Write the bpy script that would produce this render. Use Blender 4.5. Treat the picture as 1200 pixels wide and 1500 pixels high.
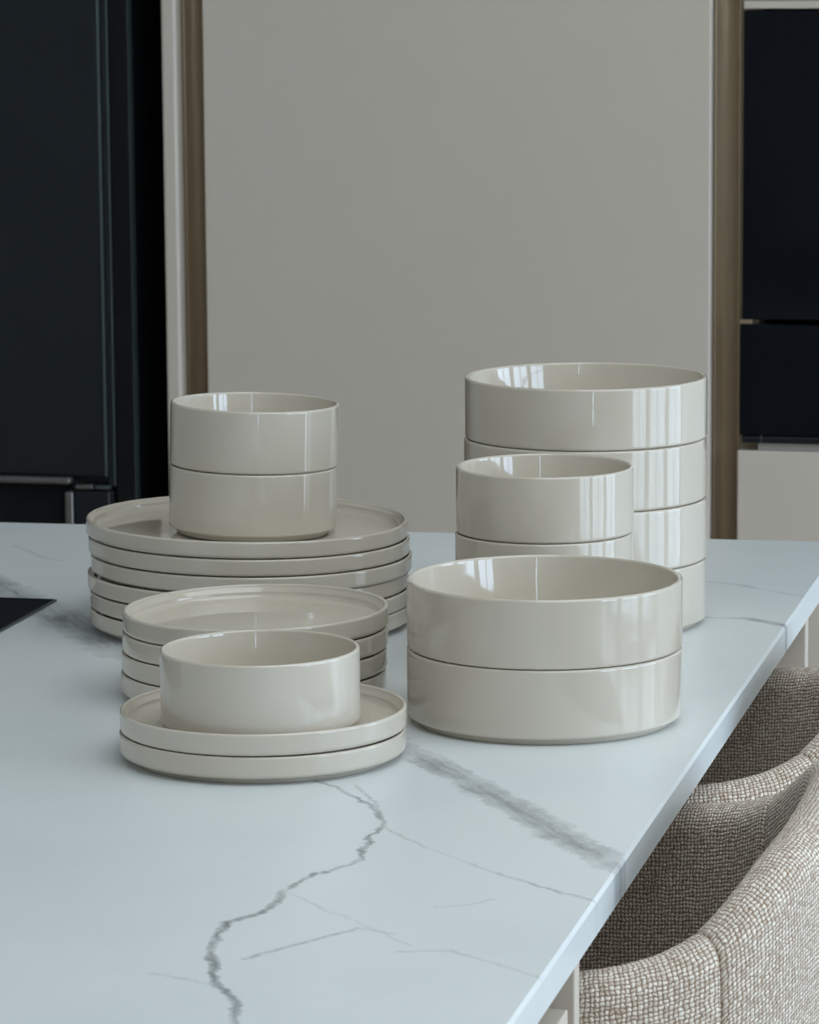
import bpy, bmesh, math, random
from mathutils import Vector, Matrix

random.seed(7)
SC = bpy.context.scene
for o in list(bpy.data.objects):
    bpy.data.objects.remove(o)
COL = SC.collection

# ------------------------------------------------------------------ camera
A = math.radians(12.7)
PITCH = 0.1511
ROLL = math.radians(0.42)
F_PX = 5550.0
cam_d = bpy.data.cameras.new('camera')
cam = bpy.data.objects.new('camera', cam_d)
COL.objects.link(cam)
rt = Vector((math.cos(A), math.sin(A), 0))
fw_h = Vector((-math.sin(A), math.cos(A), 0))
fw = fw_h * math.cos(PITCH) + Vector((0, 0, -math.sin(PITCH)))
up = fw_h * math.sin(PITCH) + Vector((0, 0, math.cos(PITCH)))
cx_ = rt * math.cos(ROLL) - up * math.sin(ROLL)
cy_ = rt * math.sin(ROLL) + up * math.cos(ROLL)
cz_ = -fw
M = Matrix((cx_, cy_, cz_)).transposed().to_4x4()
M.translation = Vector((0.405, 0.0, 1.5332))
cam.matrix_world = M
cam_d.sensor_fit = 'VERTICAL'
cam_d.sensor_height = 36.0
cam_d.lens = 36.0 * F_PX / 1500.0
cam_d.clip_start = 0.05
cam_d.dof.use_dof = True
cam_d.dof.focus_distance = 2.95
cam_d.dof.aperture_fstop = cam_d.lens / 5.2
SC.camera = cam

# ------------------------------------------------------------------ daylight
world = bpy.data.worlds.new('daylight')
SC.world = world
world.use_nodes = True
wn = world.node_tree
bg = wn.nodes['Background']
bg.inputs[0].default_value = (0.62, 0.79, 1.0, 1)
bg.inputs[1].default_value = 6.4

def portal(name, loc, rot, sx, sy):
    d = bpy.data.lights.new(name, 'AREA')
    d.shape = 'RECTANGLE'; d.size = sx; d.size_y = sy
    d.cycles.is_portal = True
    o = bpy.data.objects.new(name, d)
    o.location = loc; o.rotation_euler = rot
    COL.objects.link(o)
    return o

RX = 5.0                      # inner face of the right-hand (window) wall
YF = -3.2                     # inner face of the wall behind the camera
WINDOWS = [(-.45, 1.25), (1.60, 3.30), (3.65, 5.35)]   # y ranges on the right wall
WZ0, WZ1 = 0.0, 2.75
SLIT = (1.75, 1.93)           # narrow tall window in the wall behind
ADDED_ROOF = (-.3, 2.3, .6, 3.3)     # unseen rooflight, added to light the worktop from above: x0, x1, y0, y1
for i, (a_, b_) in enumerate(WINDOWS):
    portal('window_portal', (RX + .16, (a_ + b_) / 2, (WZ0 + WZ1) / 2), (0, math.radians(90), 0), WZ1 - WZ0, b_ - a_)
portal('added_rooflight_portal', ((ADDED_ROOF[0] + ADDED_ROOF[1]) / 2, (ADDED_ROOF[2] + ADDED_ROOF[3]) / 2, 3.20), (0, 0, 0), ADDED_ROOF[1] - ADDED_ROOF[0], ADDED_ROOF[3] - ADDED_ROOF[2])  # guides sky sampling through the added rooflight

vs = SC.view_settings
vs.view_transform = 'Standard'
vs.look = 'None'
vs.gamma = 1.0
vs.use_curve_mapping = False
vs.exposure = 0.17
SC.cycles.diffuse_bounces = 5
SC.cycles.max_bounces = 10

# ------------------------------------------------------------------ materials
def srgb(r, g, b):
    f = lambda c: (c / 255 / 12.92) if c / 255 <= .04045 else ((c / 255 + .055) / 1.055) ** 2.4
    return (f(r), f(g), f(b), 1)

class NT:
    """tiny wrapper for building node trees"""
    def __init__(s, tree): s.t = tree
    def n(s, kind, **kw):
        nd = s.t.nodes.new(kind)
        for k, v in kw.items(): setattr(nd, k, v)
        return nd
    def put(s, sock, v):
        if isinstance(v, bpy.types.NodeSocket): s.t.links.new(v, sock)
        elif v is not None: sock.default_value = v
    def math(s, op, a, b=None, c=None, clamp=False):
        nd = s.n('ShaderNodeMath', operation=op, use_clamp=clamp)
        s.put(nd.inputs[0], a)
        if b is not None: s.put(nd.inputs[1], b)
        if c is not None: s.put(nd.inputs[2], c)
        return nd.outputs[0]
    def vec(s, op, a, b=None, scale=None):
        nd = s.n('ShaderNodeVectorMath', operation=op)
        s.put(nd.inputs[0], a)
        if b is not None: s.put(nd.inputs[1], b)
        if scale is not None: s.put(nd.inputs['Scale'], scale)
        return nd.outputs['Value'] if op in ('LENGTH', 'DOT_PRODUCT', 'DISTANCE') else nd.outputs[0]
    def noise(s, vec, scale, detail=2, rough=.5):
        nd = s.n('ShaderNodeTexNoise')
        s.put(nd.inputs['Vector'], vec)
        nd.inputs['Scale'].default_value = scale
        nd.inputs['Detail'].default_value = detail
        nd.inputs['Roughness'].default_value = rough
        return nd
    def mix(s, f, a, b, blend='MIX'):
        nd = s.n('ShaderNodeMix', data_type='RGBA', blend_type=blend)
        s.put(nd.inputs[0], f); s.put(nd.inputs[6], a); s.put(nd.inputs[7], b)
        return nd.outputs[2]
    def ramp(s, f, lo, hi, a=0.0, b=1.0, smooth=True):
        nd = s.n('ShaderNodeMapRange', interpolation_type='SMOOTHSTEP' if smooth else 'LINEAR')
        s.put(nd.inputs[0], f)
        nd.inputs[1].default_value = lo; nd.inputs[2].default_value = hi
        nd.inputs[3].default_value = a; nd.inputs[4].default_value = b
        return nd.outputs[0]

def material(name, color, rough=.5, metal=0.0, spec=.5, coat=0.0, var=0.0, var_scale=6.0, bump=0.0, bump_scale=200.0):
    m = bpy.data.materials.new(name); m.use_nodes = True
    T = NT(m.node_tree); b = m.node_tree.nodes['Principled BSDF']
    b.inputs['Base Color'].default_value = color
    b.inputs['Roughness'].default_value = rough
    b.inputs['Metallic'].default_value = metal
    b.inputs['Specular IOR Level'].default_value = spec
    b.inputs['Coat Weight'].default_value = coat
    tc = T.n('ShaderNodeTexCoord').outputs['Object']
    if var:
        nz = T.noise(tc, var_scale, 4)
        f = T.ramp(nz.outputs[0], .3, .7)
        dark = tuple(c * (1 - var) for c in color[:3]) + (1,)
        T.put(b.inputs['Base Color'], T.mix(f, dark, color))
    if bump:
        nz = T.noise(tc, bump_scale, 3)
        bp = T.n('ShaderNodeBump'); bp.inputs['Strength'].default_value = bump; bp.inputs['Distance'].default_value = .001
        T.put(bp.inputs['Height'], nz.outputs[0]); T.put(b.inputs['Normal'], bp.outputs[0])
    return m

def ceramic_material():
    m = material('glazed_ceramic', srgb(200, 192, 178), rough=.05, spec=.85)
    T = NT(m.node_tree); b = m.node_tree.nodes['Principled BSDF']
    tc = T.n('ShaderNodeTexCoord').outputs['Object']
    nz = T.noise(tc, 3.0, 3)
    T.put(b.inputs['Base Color'], T.mix(T.ramp(nz.outputs[0], .3, .7), srgb(203, 193, 177), srgb(209, 200, 185)))
    wav = T.noise(tc, 28.0, 2)                       # faint waviness of the glaze
    bp = T.n('ShaderNodeBump'); bp.inputs['Strength'].default_value = .10; bp.inputs['Distance'].default_value = .002
    T.put(bp.inputs['Height'], wav.outputs[0]); T.put(b.inputs['Normal'], bp.outputs[0])
    return m

# vein polylines on the worktop: (points, half width, strength, waviness)
VEINS = [
 ([(-0.92, 3.56), (-0.834, 3.483), (-0.762, 3.396), (-0.707, 3.322), (-0.647, 3.239), (-0.562, 3.119), (-0.477, 3.018)], .028, .80, 1.0),
 ([(-0.477, 3.018), (-0.347, 2.883), (-0.247, 2.791), (-0.2, 2.725), (-0.141, 2.642), (-0.094, 2.571), (-0.05, 2.5), (0.01, 2.41)], .0165, .78, .8),
 ([(-0.267, 2.645), (-0.244, 2.622), (-0.205, 2.567), (-0.182, 2.518), (-0.182, 2.471), (-0.173, 2.405), (-0.191, 2.368), (-0.204, 2.323)], .0030, .95, .5),
 ([(-0.204, 2.323), (-0.201, 2.275), (-0.219, 2.234), (-0.214, 2.201), (-0.208, 2.16), (-0.186, 2.1), (-0.164, 2.057), (-0.137, 1.968), (-.09, 1.8)], .0038, .95, .5),
 ([(-0.23, 2.63), (-0.204, 2.579), (-0.182, 2.518)], .0022, .5, .35),
 ([(-0.204, 2.323), (-0.169, 2.281), (-0.14, 2.253), (-0.094, 2.204)], .0018, .35, .3),
 ([(-0.184, 2.154), (-0.164, 2.19), (-0.145, 2.218), (-0.134, 2.237), (-0.11, 2.228)], .0028, .55, .3),
 ([(-0.179, 2.504), (-0.14, 2.455), (-0.098, 2.412)], .0018, .35, .3),
 ([(-0.098, 2.412), (-0.07, 2.384), (-0.038, 2.361), (-0.002, 2.335)], .0026, .55, .3),
 ([(-0.098, 2.187), (-0.067, 2.198), (-0.027, 2.169), (-0.002, 2.148)], .0022, .40, .3),
 ([(-0.096, 2.296), (-0.077, 2.308), (-0.066, 2.323)], .0018, .35, .3),
 ([(-0.101, 3.374), (-0.073, 3.354), (-0.043, 3.358)], .0045, .45, .3),
 ([(-0.043, 3.358), (-0.019, 3.343), (0.004, 3.324)], .0075, .65, .3),
 ([(-0.1, 3.547), (-0.073, 3.536), (-0.049, 3.517), (-0.006, 3.483)], .0042, .38, .3),
 ([(-0.235, 2.112), (-0.194, 2.098), (-0.183, 2.096)], .0020, .35, .3),
 ([(-0.206, 2.753), (-0.156, 2.69), (-0.109, 2.608), (-0.075, 2.56), (-0.036, 2.475)], .004, .45, .6),
 ([(-0.828, 3.633), (-0.78, 3.577), (-0.751, 3.552)], .004, .30, .5),
]

def marble_material():
    m = bpy.data.materials.new('white_veined_marble'); m.use_nodes = True
    T = NT(m.node_tree); b = m.node_tree.nodes['Principled BSDF']
    # group: soft distance to one segment of a vein
    g = bpy.data.node_groups.new('vein_segment', 'ShaderNodeTree')
    for nm, ty in (('P', 'NodeSocketVector'), ('A', 'NodeSocketVector'), ('AB', 'NodeSocketVector'), ('Inv', 'NodeSocketFloat'), ('W', 'NodeSocketFloat'), ('S', 'NodeSocketFloat'), ('Prev', 'NodeSocketFloat')):
        g.interface.new_socket(nm, in_out='INPUT', socket_type=ty)
    g.interface.new_socket('Value', in_out='OUTPUT', socket_type='NodeSocketFloat')
    G = NT(g); gi = G.n('NodeGroupInput'); go = G.n('NodeGroupOutput')
    chain = G.n('ShaderNodeCombineXYZ')               # ties each segment to the one before, so they are evaluated one by one
    G.put(chain.inputs[2], G.math('MULTIPLY', gi.outputs['Prev'], 1e-7))
    ap = G.vec('SUBTRACT', G.vec('ADD', gi.outputs['P'], chain.outputs[0]), gi.outputs['A'])
    h = G.math('MULTIPLY', G.vec('DOT_PRODUCT', ap, gi.outputs['AB']), gi.outputs['Inv'], clamp=True)
    q = G.vec('SUBTRACT', ap, G.vec('SCALE', gi.outputs['AB'], scale=h))
    dist = G.vec('LENGTH', q)
    k = G.math('SUBTRACT', 1.0, G.math('DIVIDE', dist, gi.outputs['W']), clamp=True)
    k = G.math('MULTIPLY', G.math('POWER', k, .55), gi.outputs['S'])
    G.put(go.inputs[0], G.math('MAXIMUM', k, gi.outputs['Prev']))
    tc = T.n('ShaderNodeTexCoord').outputs['Object']
    flat = T.vec('MULTIPLY', tc, (1, 1, 0))
    w1 = T.vec('SUBTRACT', T.noise(flat, 9, 3, .6).outputs['Color'], (.5, .5, .5))
    w2 = T.vec('SUBTRACT', T.noise(flat, 45, 4, .65).outputs['Color'], (.5, .5, .5))
    warps = {}
    def warped(amount):
        if amount not in warps:
            p = T.vec('ADD', flat, T.vec('SCALE', w1, scale=.020 * amount))
            p = T.vec('ADD', p, T.vec('SCALE', w2, scale=.040 * amount))
            warps[amount] = T.vec('MULTIPLY', p, (1, 1, 0))
        return warps[amount]
    val = 0.0
    for pts, w, s, wav in VEINS:
        P = warped(wav)
        for (ax, ay), (bx, by) in zip(pts[:-1], pts[1:]):
            nd = T.n('ShaderNodeGroup'); nd.node_tree = g
            T.put(nd.inputs['P'], P)
            nd.inputs['A'].default_value = (ax, ay, 0)
            nd.inputs['AB'].default_value = (bx - ax, by - ay, 0)
            nd.inputs['Inv'].default_value = 1 / ((bx - ax) ** 2 + (by - ay) ** 2)
            nd.inputs['W'].default_value = w; nd.inputs['S'].default_value = s
            T.put(nd.inputs['Prev'], val)
            val = nd.outputs[0]
    # streaks running with the veins break them up
    rot = T.n('ShaderNodeMapping'); rot.inputs['Rotation'].default_value = (0, 0, math.radians(57.6))
    T.put(rot.inputs['Vector'], warped(.35))
    along = T.vec('MULTIPLY', rot.outputs[0], (1, 7, 1))
    streak = T.ramp(T.noise(along, 20, 5, .65).outputs[0], .30, .66, .40, 1.0)
    patch = T.ramp(T.noise(flat, 14, 3).outputs[0], .30, .60, .50, 1.0)
    val = T.math('MULTIPLY', T.math('MULTIPLY', val, streak), patch)
    cloud = T.ramp(T.noise(flat, 3.5, 5, .6).outputs[0], .35, .75)
    base = T.mix(cloud, srgb(226, 230, 229), srgb(219, 224, 225))
    col = T.mix(val, base, srgb(92, 96, 100))
    T.put(b.inputs['Base Color'], col)
    b.inputs['Roughness'].default_value = .34
    b.inputs['Specular IOR Level'].default_value = .45
    return m

def fabric_material():
    m = bpy.data.materials.new('woven_boucle'); m.use_nodes = True
    T = NT(m.node_tree); b = m.node_tree.nodes['Principled BSDF']
    uv = T.n('ShaderNodeTexCoord').outputs['UV']
    nz = T.vec('SUBTRACT', T.noise(uv, 90, 2).outputs['Color'], (.5, .5, .5))
    p = T.vec('ADD', uv, T.vec('SCALE', nz, scale=.0042))
    nz2 = T.vec('SUBTRACT', T.noise(uv, 420, 2).outputs['Color'], (.5, .5, .5))
    p = T.vec('ADD', p, T.vec('SCALE', nz2, scale=.0020))
    p = T.vec('SCALE', p, scale=1 / .0031)
    sep = T.n('ShaderNodeSeparateXYZ'); T.put(sep.inputs[0], p)
    u, v = sep.outputs[0], sep.outputs[1]
    fu = T.math('FRACT', u); fv = T.math('FRACT', v)
    par = T.math('MODULO', T.math('ABSOLUTE', T.math('ADD', T.math('FLOOR', u), T.math('FLOOR', v))), 2.0)
    par = T.math('GREATER_THAN', par, .5)
    def bump_(t):                                     # rounded hump 0..1 across a thread
        c = T.math('SUBTRACT', T.math('MULTIPLY', t, 2.0), 1.0)
        return T.math('SUBTRACT', 1.0, T.math('MULTIPLY', c, c))
    hu, hv = bump_(fu), bump_(fv)
    over = T.math('MULTIPLY', T.math('POWER', hu, .45), T.math('POWER', hv, 1.1))
    under = T.math('MULTIPLY', T.math('POWER', hv, .45), T.math('POWER', hu, 1.1))
    h = T.math('ADD', T.math('MULTIPLY', over, par), T.math('MULTIPLY', under, T.math('SUBTRACT', 1.0, par)))
    cell = T.n('ShaderNodeTexWhiteNoise', noise_dimensions='2D')
    T.put(cell.inputs['Vector'], T.vec('FLOOR', p))
    yarn = T.math('ADD', T.math('MULTIPLY', cell.outputs[0], .55), T.math('MULTIPLY', T.noise(uv, 260, 3).outputs[0], .9))
    f = T.math('MULTIPLY', T.ramp(h, .18, .70), T.ramp(yarn, .38, .85, .50, 1.0), clamp=True)
    T.put(b.inputs['Base Color'], T.mix(f, srgb(166, 139, 116), srgb(250, 241, 228)))
    b.inputs['Roughness'].default_value = .95
    b.inputs['Specular IOR Level'].default_value = .15
    b.inputs['Sheen Weight'].default_value = .15
    bp = T.n('ShaderNodeBump'); bp.inputs['Strength'].default_value = .65; bp.inputs['Distance'].default_value = .0020
    fuzz = T.math('ADD', h, T.math('MULTIPLY', T.noise(uv, 900, 2).outputs[0], .35))
    T.put(bp.inputs['Height'], fuzz); T.put(b.inputs['Normal'], bp.outputs[0])
    return m

MAT = {}
MAT['ceramic'] = ceramic_material()
MAT['foot'] = material('foot_bisque', srgb(190, 183, 170), rough=.35, var=.06, var_scale=40)
MAT['marble'] = marble_material()
MAT['fabric'] = fabric_material()
MAT['lacquer'] = material('greige_lacquer', srgb(212, 201, 188), rough=.42, var=.02, var_scale=2, bump=.03)
MAT['lacquer_dark'] = material('greige_lacquer_carcass', srgb(178, 172, 163), rough=.5, var=.03)
MAT['bronze'] = material('bronze_profile', srgb(156, 138, 113), rough=.40, metal=.3, var=.05, var_scale=3)
MAT['black_gloss'] = material('black_glass', (.006, .008, .011, 1), rough=.06, spec=.10, var=.1)
MAT['black_satin'] = material('black_satin_front', (.010, .014, .018, 1), rough=.30, spec=.30, var=.1)
MAT['black_matt'] = material('black_recess', (.004, .0045, .006, 1), rough=.6, spec=.2, var=.1)
MAT['grey_metal'] = material('grey_trim_metal', srgb(120, 118, 116), rough=.35, metal=.7, var=.05)
MAT['dark_trim'] = material('dark_trim_metal', srgb(82, 92, 92), rough=.35, metal=.6, var=.05)
MAT['glass_black'] = material('ceramic_hob_glass', (.012, .014, .018, 1), rough=.12, spec=.4, var=.1)
MAT['white_paint'] = material('white_wall_paint', srgb(232, 230, 225), rough=.85, var=.02)
MAT['ceiling'] = material('ceiling_paint', srgb(240, 239, 236), rough=.9, var=.02)
MAT['frame'] = material('white_window_frame', srgb(236, 236, 234), rough=.4, var=.02)
MAT['leg'] = material('black_steel_leg', (.02, .02, .02, 1), rough=.4, metal=.5, var=.1)
MAT['terrace'] = material('terrace_paving', srgb(205, 203, 198), rough=.8, var=.25, var_scale=1.2)

def floor_material():
    m = material('pale_oak_floor', srgb(198, 186, 168), rough=.4)
    T = NT(m.node_tree); b = m.node_tree.nodes['Principled BSDF']
    tc = T.n('ShaderNodeTexCoord').outputs['Object']
    mp = T.n('ShaderNodeMapping'); mp.inputs['Scale'].default_value = (1, .08, 1); T.put(mp.inputs['Vector'], tc)
    g = T.noise(mp.outputs[0], 40, 5)
    T.put(b.inputs['Base Color'], T.mix(T.ramp(g.outputs[0], .3, .7), srgb(186, 172, 152), srgb(206, 195, 178)))
    return m
MAT['floor'] = floor_material()

def pane_material(name, tint):
    m = bpy.data.materials.new(name); m.use_nodes = True
    T = NT(m.node_tree); nt = m.node_tree
    nt.nodes.remove(nt.nodes['Principled BSDF'])
    tr = T.n('ShaderNodeBsdfTransparent'); gl = T.n('ShaderNodeBsdfGlossy'); gl.inputs['Roughness'].default_value = .02
    tr.inputs[0].default_value = tint
    mx = T.n('ShaderNodeMixShader'); mx.inputs[0].default_value = .06
    T.put(mx.inputs[1], tr.outputs[0]); T.put(mx.inputs[2], gl.outputs[0])
    T.put(nt.nodes['Material Output'].inputs[0], mx.outputs[0])
    return m
MAT['pane'] = pane_material('window_glass', (1, 1, 1, 1))
MAT['added_roof_pane'] = pane_material('added_rooflight_glass', (.715, .665, .61, 1))  # tint sets strength and warmth of the added top light

# ------------------------------------------------------------------ helpers
def link(name, me, mat, parent=None):
    o = bpy.data.objects.new(name, me)
    if mat and not me.materials: me.materials.append(MAT[mat])
    COL.objects.link(o)
    if parent: o.parent = parent
    return o

def from_bm(name, bm, mat, parent=None, smooth=False):
    bmesh.ops.recalc_face_normals(bm, faces=bm.faces)
    me = bpy.data.meshes.new(name); bm.to_mesh(me); bm.free()
    if smooth:
        for p in me.polygons: p.use_smooth = True
    return link(name, me, mat, parent)

def tag(o, label, cat, group=None):
    o['label'] = label; o['category'] = cat
    if group: o['group'] = group
    return o

def structure(o, label=None):
    o['kind'] = 'structure'
    if label: o['label'] = label
    return o

def empty(name, loc, rot=(0, 0, 0)):
    o = bpy.data.objects.new(name, None); o.empty_display_size = .05
    o.location = loc; o.rotation_euler = rot
    COL.objects.link(o)
    return o

def bm_box(bm, x0, x1, y0, y1, z0, z1, bevel=0.0, seg=2):
    vs_ = [bm.verts.new((x, y, z)) for x in (x0, x1) for y in (y0, y1) for z in (z0, z1)]
    fs = [(0, 1, 3, 2), (4, 6, 7, 5), (0, 4, 5, 1), (2, 3, 7, 6), (0, 2, 6, 4), (1, 5, 7, 3)]
    faces = [bm.faces.new([vs_[i] for i in f]) for f in fs]
    if bevel:
        es = list({e for f in faces for e in f.edges})
        bmesh.ops.bevel(bm, geom=es, offset=bevel, segments=seg, profile=.5, affect='EDGES')

def box(name, x0, x1, y0, y1, z0, z1, mat, parent=None, bevel=0.0, seg=2):
    bm = bmesh.new(); bm_box(bm, x0, x1, y0, y1, z0, z1, bevel, seg)
    o = from_bm(name, bm, mat, None)
    if parent:
        o.parent = parent; o.matrix_parent_inverse = Matrix.Translation(-Vector(parent.location))
    return o

def lathe(name, profile, segs=128):
    """closed profile of (r, z), revolved"""
    bm = bmesh.new(); rings = []
    for r, z in profile:
        if r < 1e-6: rings.append([bm.verts.new((0, 0, z))])
        else: rings.append([bm.verts.new((r * math.cos(2 * math.pi * k / segs), r * math.sin(2 * math.pi * k / segs), z)) for k in range(segs)])
    for a_, b_ in zip(rings[:-1], rings[1:]):
        for k in range(segs):
            j = (k + 1) % segs
            if len(a_) == 1 and len(b_) == 1: continue
            if len(a_) == 1: bm.faces.new((a_[0], b_[j], b_[k]))
            elif len(b_) == 1: bm.faces.new((a_[k], a_[j], b_[0]))
            else: bm.faces.new((a_[k], a_[j], b_[j], b_[k]))
    bmesh.ops.recalc_face_normals(bm, faces=bm.faces)
    me = bpy.data.meshes.new(name); bm.to_mesh(me); bm.free()
    for p in me.polygons: p.use_smooth = True
    return me

def arc(cx, cz, r, a0, a1, n):
    return [(cx + r * math.cos(math.radians(a0 + (a1 - a0) * i / n)), cz + r * math.sin(math.radians(a0 + (a1 - a0) * i / n))) for i in range(n + 1)]

# ------------------------------------------------------------------ the room
def struct_box(name, *a_, mat, label=None, **k):
    return structure(box(name, *a_, mat, **k), label)

XL, YB, ZC = -3.0, 5.50, 2.95
struct_box('floor', XL - .2, RX + .2, YF - .2, YB + .2, -.1, 0, mat='floor')
bm = bmesh.new()
bm_box(bm, XL - .2, ADDED_ROOF[0], YF - .2, YB + .2, ZC, ZC + .2); bm_box(bm, ADDED_ROOF[1], RX + .2, YF - .2, YB + .2, ZC, ZC + .2)
bm_box(bm, ADDED_ROOF[0], ADDED_ROOF[1], YF - .2, ADDED_ROOF[2], ZC, ZC + .2); bm_box(bm, ADDED_ROOF[0], ADDED_ROOF[1], ADDED_ROOF[3], YB + .2, ZC, ZC + .2)
structure(from_bm('ceiling', bm, 'ceiling'))
struct_box('wall_back', XL - .2, RX + .2, YB, YB + .2, 0, ZC, mat='white_paint')
struct_box('wall_left', XL - .2, XL, YF, YB, 0, ZC, mat='white_paint')
def wall_with_holes(name, fixed0, fixed1, lo, hi, holes, z0, z1, along):
    bm = bmesh.new(); cur = lo
    def add(a_, b_, za, zb):
        if b_ - a_ < 1e-4 or zb - za < 1e-4: return
        if along == 'y': bm_box(bm, fixed0, fixed1, a_, b_, za, zb)
        else: bm_box(bm, a_, b_, fixed0, fixed1, za, zb)
    for hole in holes:
        a_, b_ = hole[:2]
        if len(hole) == 4: z0, z1 = hole[2:]
        add(cur, a_, 0, ZC); add(a_, b_, 0, z0); add(a_, b_, z1, ZC); cur = b_
    add(cur, hi, 0, ZC)
    return structure(from_bm(name, bm, 'white_paint'))
wall_with_holes('wall_right', RX, RX + .2, YF, YB, WINDOWS, WZ0, WZ1, 'y')
wall_with_holes('wall_front', YF - .2, YF, XL, RX, [SLIT + (.2, 2.3)], 0, 0, 'x')
struct_box('terrace', RX + .2, RX + 12, YF - 6, YB + 8, -.25, -.1, mat='terrace')

def window(n, along, at_, lo, hi, z0, z1, bars_z):
    mid = (lo + hi) / 2
    w = structure(empty('window_%d' % n, (at_, mid, z0) if along == 'y' else (mid, at_, z0)))
    bars = [('frame', lo, lo + .06, z0, z1), ('frame', hi - .06, hi, z0, z1), ('frame', lo + .06, hi - .06, z0, z0 + .07), ('frame', lo + .06, hi - .06, z1 - .06, z1)]
    bars += [('mullion', mid - .035, mid + .035, z0 + .07, z1 - .06)]
    halves = ((lo + .06, mid - .035), (mid + .035, hi - .06))
    for a_, b_ in halves:
        for z in bars_z: bars.append(('glazing_bar', a_, b_, z, z + .03))
    def put(nm, a_, b_, za, zb, half, mat, bev):
        if along == 'y': box(nm, at_ - half, at_ + half, a_, b_, za, zb, mat, w, bevel=bev)
        else: box(nm, a_, b_, at_ - half, at_ + half, za, zb, mat, w, bevel=bev)
    for nm, a_, b_, za, zb in bars: put(nm, a_, b_, za, zb, .035, 'frame', .004)
    for a_, b_ in halves: put('pane', a_, b_, z0 + .07, z1 - .06, .003, 'pane', 0)
for i, (a_, b_) in enumerate(WINDOWS): window(i + 1, 'y', RX + .08, a_, b_, WZ0, WZ1, (1.0, 1.9))
wr = structure(empty('window_5', ((ADDED_ROOF[0] + ADDED_ROOF[1]) / 2, (ADDED_ROOF[2] + ADDED_ROOF[3]) / 2, ZC + .1)))  # made-up rooflight out of view, added to brighten worktop and chairs
box('frame', ADDED_ROOF[0], ADDED_ROOF[0] + .05, ADDED_ROOF[2], ADDED_ROOF[3], ZC + .08, ZC + .16, 'frame', wr); box('frame', ADDED_ROOF[1] - .05, ADDED_ROOF[1], ADDED_ROOF[2], ADDED_ROOF[3], ZC + .08, ZC + .16, 'frame', wr)
box('frame', ADDED_ROOF[0] + .05, ADDED_ROOF[1] - .05, ADDED_ROOF[2], ADDED_ROOF[2] + .05, ZC + .08, ZC + .16, 'frame', wr); box('frame', ADDED_ROOF[0] + .05, ADDED_ROOF[1] - .05, ADDED_ROOF[3] - .05, ADDED_ROOF[3], ZC + .08, ZC + .16, 'frame', wr)
box('pane', ADDED_ROOF[0] + .05, ADDED_ROOF[1] - .05, ADDED_ROOF[2] + .05, ADDED_ROOF[3] - .05, ZC + .11, ZC + .12, 'added_roof_pane', wr)
w4 = structure(empty('window_4', ((SLIT[0] + SLIT[1]) / 2, YF - .1, .2)))
for a_, b_ in ((SLIT[0], SLIT[0] + .03), (SLIT[1] - .03, SLIT[1])): box('frame', a_, b_, YF - .12, YF - .05, .2, 2.3, 'frame', w4)
box('pane', SLIT[0] + .03, SLIT[1] - .03, YF - .09, YF - .085, .2, 2.3, 'pane', w4)

# ------------------------------------------------------------------ tall units along the back wall
Y0 = 4.85                                            # plane of the cabinet fronts
ZT = 2.35
# tall cabinet with one wide door between the two bronze grips
tc_ = tag(empty('tall_cabinet', (-.62, Y0 + .3, 0)), 'tall greige lacquered cabinet with one plain door behind the tableware', 'cabinet')
box('carcass', -.960, -.291, Y0 + .030, Y0 + .62, .0, ZT, 'lacquer_dark', tc_)
box('door', -.9635, -.2875, Y0, Y0 + .024, .10, ZT - .01, 'lacquer', tc_, bevel=.0025, seg=3)
# bronze upright grip profiles
def grip(name, x0, x1, label, depth=.030):
    bm = bmesh.new(); n = 10; prof = []
    prof.append((x0, Y0 + .05)); 
    for i in range(n + 1):
        t = i / n; prof.append((x0 + (x1 - x0) * t, Y0 + .012 + depth * math.sin(math.pi * min(1, .12 + .80 * t)) ** .7))
    prof.append((x1, Y0 + .05))
    lo = [bm.verts.new((x, y, 0.10)) for x, y in prof]; hi = [bm.verts.new((x, y, ZT - .01)) for x, y in prof]
    for i in range(len(prof)):
        j = (i + 1) % len(prof); bm.faces.new((lo[i], lo[j], hi[j], hi[i]))
    bm.faces.new(lo); bm.faces.new(list(reversed(hi)))
    o = from_bm(name, bm, 'bronze')
    for p in o.data.polygons: p.use_smooth = abs(p.normal.z) < .5
    return tag(o, label, 'grip profile', 'bronze grip profiles')
grip('grip_profile', -.9985, -.9640, 'bronze upright grip channel between the black fridge and the tall door', .026)
grip('grip_profile', -.2870, -.2516, 'bronze upright grip channel beside the built-in oven', .022)
# end panel beside the fridge
tag(box('end_panel', -1.0191, -.9993, Y0 - .004, Y0 + .62, 0, ZT, 'lacquer', bevel=.004, seg=4), 'slim greige upright end panel right beside the black fridge', 'panel')

# oven column
oc = tag(empty('oven_cabinet', (.05, Y0 + .3, 0)), 'greige oven housing cabinet with a wide drawer front under the black appliances', 'cabinet')
XO0, XO1 = -.2470, .3500
box('side_board', -.2512, XO0 + .020, Y0 + .0235, Y0 + .62, 0, ZT, 'bronze', oc)
box('side_board', XO1 - .018, XO1, Y0 + .026, Y0 + .62, 0, ZT, 'lacquer_dark', oc)
box('back_board', XO0 + .02, XO1 - .018, Y0 + .60, Y0 + .62, 0, ZT, 'lacquer_dark', oc)
box('shelf', XO0 + .020, XO1 - .018, Y0 + .03, Y0 + .60, .840, .858, 'lacquer_dark', oc)
box('shelf', XO0 + .020, XO1 - .018, Y0 + .03, Y0 + .60, 1.4385, 1.4545, 'lacquer_dark', oc)
box('shelf_edge', XO0, XO1, Y0 + .004, Y0 + .028, 1.4370, 1.4475, 'lacquer', oc, bevel=.002)
box('drawer_front', -.2510, XO1, Y0, Y0 + .022, .47, .8687, 'lacquer', oc, bevel=.002)
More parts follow.
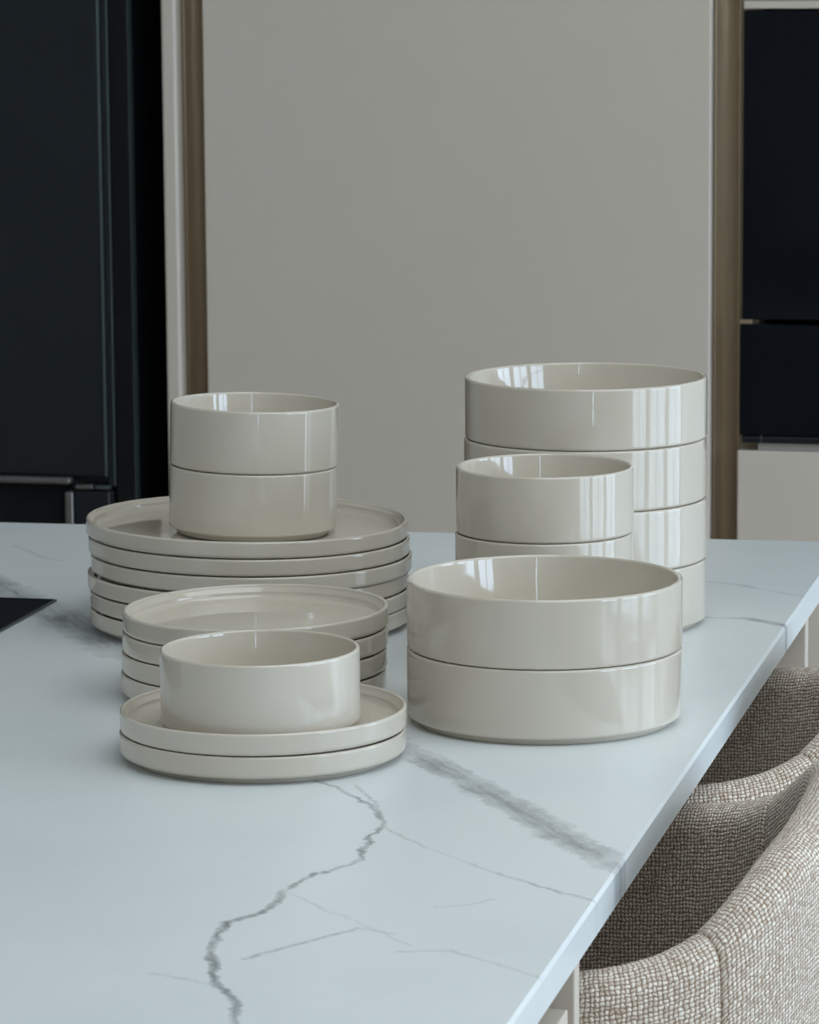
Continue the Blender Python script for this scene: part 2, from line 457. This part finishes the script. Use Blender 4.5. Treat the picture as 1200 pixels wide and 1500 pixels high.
box('drawer_front', -.2510, XO1, Y0, Y0 + .022, .10, .466, 'lacquer', oc, bevel=.002)
box('door', XO0, XO1, Y0 + .004, Y0 + .026, 1.452, ZT - .01, 'lacquer_dark', oc, bevel=.002)
box('cover_strip', XO0 + .022, XO1 - .02, Y0 + .008, Y0 + .0215, .8690, .8778, 'lacquer_dark', oc)
ov = tag(empty('built_in_oven', (.05, Y0 + .3, 1.035)), 'black glass built-in oven in the column at the right edge', 'oven')
box('body', XO0 + .024, XO1 - .022, Y0 + .03, Y0 + .55, 1.042, 1.436, 'black_matt', ov)
box('door', -.2465, XO1 - .004, Y0 + .004, Y0 + .029, 1.0390, 1.4350, 'black_gloss', ov, bevel=.002)
wd = tag(empty('warming_drawer', (.05, Y0 + .3, .86)), 'low black glass warming drawer directly under the built-in oven', 'drawer')
box('body', XO0 + .024, XO1 - .022, Y0 + .03, Y0 + .55, .860, 1.028, 'black_matt', wd)
box('front', -.2485, XO1 - .004, Y0 + .002, Y0 + .029, .8880, 1.0330, 'black_gloss', wd, bevel=.002)
box('bottom_lip', -.2455, XO1 - .004, Y0 - .002, Y0 + .029, .8785, .8875, 'black_satin', wd, bevel=.002)
box('trim', -.2200, -.2190, Y0 - .003, Y0 + .0, .879, .890, 'grey_metal', wd)
box('spacer', -.2490, -.2335, Y0 + .006, Y0 + .028, 1.0333, 1.0388, 'bronze', ov)

# fridge
fr = tag(empty('refrigerator', (-1.50, Y0 + .3, 0)), 'large black refrigerator with grey trims at the left edge', 'refrigerator')
box('body', -1.96, -1.068, Y0 + .02, Y0 + .64, .02, 1.82, 'black_satin', fr, bevel=.004)
ud = box('door', -1.96, -1.1090, Y0 - .004, Y0 + .018, .8135, 1.815, 'black_satin', fr, bevel=.003)
box('edge_trim', -1.1088, -1.1042, Y0 - .005, Y0 + .018, .8135, 1.815, 'dark_trim', fr, bevel=.0018)
box('door_frame', -1.1040, -1.0962, Y0 - .002, Y0 + .018, .8010, 1.815, 'black_satin', fr, bevel=.002)
box('edge_trim', -1.0960, -1.0930, Y0 - .003, Y0 + .018, .8010, 1.815, 'dark_trim', fr, bevel=.001)
box('side_frame', -1.0928, -1.0665, Y0 - .002, Y0 + .018, .02, 1.815, 'black_matt', fr, bevel=.002)
box('edge_trim', -1.0662, -1.0654, Y0 - .0025, Y0 + .018, .02, 1.815, 'dark_trim', fr)
box('handle_bar', -1.93, -1.1543, Y0 - .014, Y0 + .006, .8030, .8128, 'grey_metal', fr, bevel=.004, seg=4)
dw = box('freezer_drawer', -1.1520, -1.0962, Y0 - .003, Y0 + .018, .10, .7935, 'black_satin', fr, bevel=.002)
box('recess', -1.95, -1.1660, Y0 + .008, Y0 + .018, .10, .800, 'black_matt', fr)
box('drawer_post', -1.1655, -1.1535, Y0 - .006, Y0 + .018, .10, .7930, 'grey_metal', fr, bevel=.004, seg=3)
box('hinge_cover', -1.1495, -1.1250, Y0 - .006, Y0 + .01, .7962, .8022, 'grey_metal', fr, bevel=.002)
box('hinge_pin', -1.1225, -1.1000, Y0 - .005, Y0 + .01, .7960, .8020, 'dark_trim', fr, bevel=.002)
box('edge_trim', -1.1040, -1.1020, Y0 - .0040, Y0 + .0, .10, .7935, 'grey_metal', fr)

# ------------------------------------------------------------------ kitchen island
ZW = .92                                             # worktop surface
TH = .0235
def worktop():
    bm = bmesh.new()
    pts = [(-1.32, 1.20), (.0, 1.20), (.0, 3.8085), (-1.32, 3.7740)]
    lo = [bm.verts.new((x, y, ZW - TH)) for x, y in pts]; hi = [bm.verts.new((x, y, ZW)) for x, y in pts]
    bm.faces.new(list(reversed(lo))); top = bm.faces.new(hi)
    for i in range(4):
        j = (i + 1) % 4; bm.faces.new((lo[i], lo[j], hi[j], hi[i]))
    bmesh.ops.bevel(bm, geom=list(top.edges), offset=.0022, segments=1, affect='EDGES')
    o = from_bm('worktop', bm, 'marble')
    return tag(o, 'white marble island worktop with grey veins under all the tableware', 'worktop')
worktop()
isl = tag(empty('island_cabinet', (-.6, 1.8, 0)), 'greige island cabinet under the near part of the marble worktop', 'cabinet')
zu = ZW - TH - .0005
box('carcass', -1.28, -.030, 1.25, 2.278, .08, zu, 'lacquer_dark', isl)
box('gable', -1.28, -.004, 2.2785, 2.2955, .0, zu - .003, 'lacquer', isl, bevel=.0012)
box('door', -.0245, -.0055, 1.28, 2.262, .10, .868, 'lacquer', isl, bevel=.001)
box('plinth', -1.25, -.08, 1.28, 2.27, 0, .08, 'bronze', isl)
ib = tag(empty('island_back_unit', (-.85, 3.1, 0)), 'greige island base unit behind the two chairs', 'cabinet')
box('carcass', -1.28, -.46, 2.300, 3.74, .08, zu, 'lacquer', ib)
box('plinth', -1.25, -.49, 2.300, 3.70, 0, .08, 'bronze', ib)
tag(box('support_panel', -.455, -.004, 3.513, 3.533, 0, zu - .002, 'lacquer', bevel=.0012), 'greige upright panel holding up the far end of the worktop overhang', 'panel')
# hob let into the worktop
hb = tag(empty('induction_hob', (-.95, 3.03, ZW)), 'black glass hob on the marble at the left edge', 'hob')
box('glass', -1.20, -.6850, 2.62, 3.3290, ZW + .0003, ZW + .0025, 'glass_black', hb, bevel=.0006)
box('rim', -.6849, -.6840, 2.619, 3.3300, ZW + .0003, ZW + .0022, 'dark_trim', hb)

# ------------------------------------------------------------------ tableware
FOOT = .0050
def ware_meshes(kind, R, H, wall=.0036, floor=.0045, rc=.0024, foot_in=.0065, ri=.006, flare=0.0, draft=.006):
    """straight-sided bowl or plate: side height H above the foot; returns body and foot meshes"""
    z0 = FOOT; zt = FOOT + H
    tr = wall / 2
    p = [(0, z0)]
    p += [(R - rc - flare, z0)]
    p += [(x - flare, z) for x, z in arc(R - rc, z0 + rc, rc, -90, 0, 6)][1:]
    p += [(R, z0 + rc + .0006), (R, zt - tr - .0006), (R, zt - tr)]   # tight loops keep the side straight
    p += arc(R - tr, zt - tr, tr, 0, 180, 8)[1:]
    for k in (.03, .25, .5, .75, .96):                # the wall thickens towards the base
        p.append((R - wall - draft * k ** 1.15, zt - tr + (z0 + floor + ri - zt + tr) * k))
    p += arc(R - wall - draft - ri, z0 + floor + ri, ri, 0, -90, 8)
    p += [(R - wall - draft - ri - .0015, z0 + floor), ((R - wall - ri) * .5, z0 + floor), (0, z0 + floor)]
    body = lathe(kind + '_body', p)
    rf = R - foot_in
    f = [(rf - .006, z0 + .0001), (rf - .0045, .0006), (rf - .0035, 0), (rf - .0012, 0), (rf - .0003, .0006), (rf, z0 + .0001)]
    foot = lathe(kind + '_foot', f)
    body.materials.append(MAT['ceramic']); foot.materials.append(MAT['ceramic'])
    return body, foot

R_S, R_L, R_A, R_B = .0750, .1086, .1443, .1085
H_S, H_L, H_A, H_B = .0553, .0541, .0149, .0166
M_S = ware_meshes('small_bowl', R_S, H_S, ri=.009)
M_L = ware_meshes('large_bowl', R_L, H_L, wall=.0042, ri=.010)
M_A = ware_meshes('dinner_plate', R_A, H_A, draft=.0025, foot_in=.010, rc=.0032, ri=.0065, wall=.0036)
M_B = ware_meshes('side_plate', R_B, H_B, draft=.0025, foot_in=.0095, rc=.0032, ri=.006, wall=.0036)

def ware(name, meshes, loc, label, cat, group, tilt=0.0):
    # tilt about the horizontal view axis, right-hand side down
    q = Matrix.Rotation(math.radians(tilt), 3, fw_h) if tilt else Matrix.Identity(3)
    o = empty(name, loc); o.rotation_euler = q.to_euler()
    o.rotation_euler.rotate_axis('Z', random.uniform(0, 6.28))
    tag(o, label, cat, group)
    link('body', meshes[0], None, o); link('foot_ring', meshes[1], None, o)
    return o

RTV = rt                                              # unit vector to the camera's right, for small offsets of the stacks
def at(x, y, z, dx=0.0):
    return (x + RTV.x * dx, y + RTV.y * dx, z)

# stack of six dinner plates with two small bowls on top
names6 = ['lowest of the six large plates at the back left, resting on the marble',
          'second large plate from the bottom of the six-plate stack',
          'third large plate from the bottom of six, sticking out to the left',
          'third large plate from the top of six, sticking out to the right',
          'second large plate from the top of the six-plate stack',
          'top large plate of the six-plate stack, carrying two small bowls']
offs = [.0, .0, -.0018, .0014, -.0006, -.0024]
tilts = [0, .25, .5, .75, 1.0, 1.25]
AX, AY = -.4745, 3.2487
for i in range(6):
    ware('dinner_plate', M_A, at(AX, AY, ZW + i * (H_A + .0007), offs[i]), 'greige glazed ' + names6[i], 'plate', 'large dinner plates stacked at the back left', tilts[i])
zf = ZW + 5 * (H_A + .0007) + FOOT + .0045 + .0006
ABX, ABY = -.4669, 3.2321
ware('small_bowl', M_S, (ABX, ABY, zf), 'small greige bowl standing on the stack of large plates, lower of two', 'bowl', 'small bowls', 1.4)
ware('small_bowl', M_S, at(ABX, ABY, zf + H_S + .0004, .0016), 'small greige bowl at the top of the left stack, above the large plates', 'bowl', 'small bowls', 1.6)

# four side plates
names4 = ['bottom side plate of the four-plate stack in the middle left', 'second side plate from the bottom of the four-plate stack',
          'second side plate from the top of the four-plate stack', 'top side plate of the four-plate stack, standing empty']
offs = [-.0018, -.0008, 0, .0006]
for i in range(4):
    ware('side_plate', M_B, at(-.3880, 2.9428, ZW + i * (H_B + .0005), offs[i]), 'greige glazed ' + names4[i], 'plate', 'side plates', -.25 * i)
# two side plates with a small bowl, in front
ware('side_plate', M_B, at(-.3214, 2.7165, ZW, -.0008), 'lower greige side plate of the front pair, resting on the marble', 'plate', 'side plates')
ware('side_plate', M_B, at(-.3214, 2.7165, ZW + H_B + .0005, 0), 'upper greige side plate of the front pair, holding one small bowl', 'plate', 'side plates', -.3)
ware('small_bowl', M_S, (-.3180, 2.6956, ZW + H_B + FOOT + .0053), 'small greige bowl alone on the two front side plates', 'bowl', 'small bowls', -.3)
# two large bowls in front
ware('large_bowl', M_L, at(-.1378, 2.8902, ZW, -.0004), 'large greige bowl on the marble in front, lower of the pair', 'bowl', 'large bowls')
ware('large_bowl', M_L, at(-.1378, 2.8902, ZW + H_L + .0004, .0), 'large greige bowl on top of the front pair', 'bowl', 'large bowls')
# three small bowls behind them
for i, lb in enumerate(['small greige bowl on the marble, hidden at the bottom of the three-bowl stack', 'small greige bowl in the middle of the three-bowl stack behind the front pair',
                        'small greige bowl on top of the stack behind the front large bowls']):
    ware('small_bowl', M_S, at(-.1779, 3.1035, ZW + i * (H_S + .0004), (-.0006, -.0004, .0004)[i]), lb, 'bowl', 'small bowls')
# four large bowls at the back right
for i, lb in enumerate(['large greige bowl at the bottom of the tall four-bowl stack', 'large greige bowl second from the bottom of the tall four-bowl stack',
                        'large greige bowl second from the top of the tall four-bowl stack', 'large greige bowl at the top of the tall four-bowl stack']):
    ware('large_bowl', M_L, at(-.1815, 3.3224, ZW + i * (H_L + .0004), (0, .0002, -.0006, .0004)[i]), lb, 'bowl', 'large bowls')

# ------------------------------------------------------------------ upholstered chairs
CB, CW, CCX, CEXP = .120, .250, -.10, 3.0
RIM = [(0, .945), (8, .944), (18, .939), (27, .931), (36, .916), (41, .907), (50, .890), (60, .878), (70, .871), (80, .867), (90, .864)]
def crest(s):
    """s in [-1, 1] along the crest of the tub: near arm front, back, far arm front -> (x, y, outward normal, z)"""
    L1 = .27; th_len = 1.0
    def pos(s):
        sg = -1 if s < 0 else 1
        t = abs(s)                                    # 0 = middle of back, 1 = arm front
        if t < .62:
            th = t / .62 * math.pi / 2
            c, q = max(math.cos(th), 0), max(math.sin(th), 0)
            x = CCX + (CB - CCX) * c ** (2 / CEXP); y = CW * q ** (2 / CEXP)
        else:
            x = CCX - (t - .62) / .38 * L1; y = CW
        return Vector((x, sg * y))
    p = pos(s); d = pos(min(1, s + .004)) - pos(max(-1, s - .004))
    n = Vector((d.y, -d.x)).normalized()
    deg = min(90, abs(s) / .62 * 90); z = RIM[-1][1]
    for (a0, z0), (a1, z1) in zip(RIM[:-1], RIM[1:]):
        if a0 <= deg <= a1: z = z0 + (z1 - z0) * (deg - a0) / (a1 - a0); break
    return p, n, z

def section(n_pts_out=10):
    """closed loop of (outward offset, height below crest, v length); crest centred on 0"""
    t = .021
    pts = []
    zb = -.37
    for i in range(n_pts_out + 1):                    # inner wall, bottom to top
        f = i / n_pts_out
        z = zb + .10 + (-t - zb - .10) * f
        pts.append((-t - .016 * (1 - f) ** 1.2, z))
    for i in range(1, 10):                            # rounded top
        a_ = math.pi - math.pi * i / 10
        pts.append((t * math.cos(a_), -t + t * math.sin(a_) * 1.0))
    for i in range(n_pts_out + 1):                    # outer wall, top to bottom
        f = i / n_pts_out
        z = -t + (zb + t) * f
        pts.append((t + .004 * math.sin(math.pi * min(1, f * 1.3)) - .045 * f ** 2, z))
    return pts

def loft(name, s0, s1, n, parent):
    sec = section(); m = len(sec)
    vl = [0]
    for (a_, b_), (c_, d_) in zip(sec[:-1], sec[1:]): vl.append(vl[-1] + math.hypot(c_ - a_, d_ - b_))
    bm = bmesh.new(); uvl = bm.loops.layers.uv.new('UVMap')
    cols = []; ulen = 0; prev = None
    ss = [s0 + (s1 - s0) * i / n for i in range(n + 1)]
    eps = (s1 - s0) * .004
    # ends rolled inwards so that a seam groove shows where two pieces meet
    stations = [(s0, .0035), (s0 + eps, .0012), (s0 + 3 * eps, 0)] + [(s, 0) for s in ss[1:-1]] + [(s1 - 3 * eps, 0), (s1 - eps, .0012), (s1, .0035)]
    uu = []
    for s, shrink in stations:
        p, nn, z = crest(s)
        if prev is not None: ulen += (p - prev).length
        prev = p; uu.append(ulen)
        col = []
        for k, (o_, h_) in enumerate(sec):
            if shrink:
                o_ = o_ * (1 - shrink / .021); h_ = h_ - shrink if h_ > -.30 else h_
            q = p + nn * o_
            col.append(bm.verts.new((q.x, q.y, z + h_)))
        cols.append(col)
    for i in range(len(cols) - 1):
        for k in range(m):
            j = (k + 1) % m
            f = bm.faces.new((cols[i][k], cols[i + 1][k], cols[i + 1][j], cols[i][j]))
            f.smooth = True
            uvs = [(uu[i], vl[k]), (uu[i + 1], vl[k]), (uu[i + 1], vl[j] if j else vl[k] + .05), (uu[i], vl[j] if j else vl[k] + .05)]
            for lp, u in zip(f.loops, uvs): lp[uvl].uv = u
    for col in (cols[0], cols[-1]):
        f = bm.faces.new(col)
        for lp, (o_, h_) in zip(f.loops, sec): lp[uvl].uv = (o_, h_)
    bmesh.ops.recalc_face_normals(bm, faces=bm.faces)
    me = bpy.data.meshes.new(name); bm.to_mesh(me); bm.free()
    return link(name, me, 'fabric', parent)

def seat(parent):
    bm = bmesh.new(); uvl = bm.loops.layers.uv.new('UVMap')
    prof = [(.55, .500), (.93, .500), (.985, .510), (1.0, .535), (1.0, .585), (.97, .605), (.90, .615), (.5, .620)]
    n = 48; rings = []
    hx, hy, cx = .200, .200, -.140
    for r, z in prof:
        ring = []
        for k in range(n):
            a_ = 2 * math.pi * k / n; c, s = math.cos(a_), math.sin(a_)
            ring.append(bm.verts.new((cx + hx * r * math.copysign(abs(c) ** .6, c), hy * r * math.copysign(abs(s) ** .6, s), z)))
        rings.append(ring)
    for a_, b_ in zip(rings[:-1], rings[1:]):
        for k in range(n): bm.faces.new((a_[k], a_[(k + 1) % n], b_[(k + 1) % n], b_[k])).smooth = True
    bm.faces.new(list(reversed(rings[0]))); bm.faces.new(rings[-1])
    for f in bm.faces:
        for lp in f.loops: lp[uvl].uv = (lp.vert.co.x, lp.vert.co.y + lp.vert.co.z)
    return from_bm('seat', bm, 'fabric', parent)

def leg_mesh():
    bm = bmesh.new()
    bmesh.ops.create_cone(bm, cap_ends=True, segments=14, radius1=.010, radius2=.016, depth=.515, matrix=Matrix.Translation((0, 0, .2575)))
    me = bpy.data.meshes.new('leg'); bm.to_mesh(me); bm.free(); me.materials.append(MAT['leg'])
    for p in me.polygons: p.use_smooth = abs(p.normal.z) < .9
    return me

SEAM = .345
def make_chair(y, label):
    c = tag(empty('tub_chair', (0, y, 0)), label, 'chair', 'woven tub chairs tucked under the island')
    loft('arm', -1, -SEAM, 26, c)
    loft('backrest', -SEAM, SEAM, 40, c)
    loft('arm', SEAM, 1, 26, c)
    seat(c)
    lm = leg_mesh()
    for lx in (-.31, .01):
        for ly in (-.14, .14):
            l = link('leg', lm, None, c); l.location = (lx, ly, 0)
    return c

def copy_chair(src, y, label):
    c = src.copy(); COL.objects.link(c); c.location = (0, y, 0); c['label'] = label
    for ch in list(src.children):
        k = ch.copy(); COL.objects.link(k); k.parent = c
    return c
c1 = make_chair(2.590, 'cream woven tub chair tucked under the worktop, the nearer one at the bottom right')
c2 = copy_chair(c1, 3.146, 'cream woven tub chair tucked under the worktop, the farther one beyond the first')
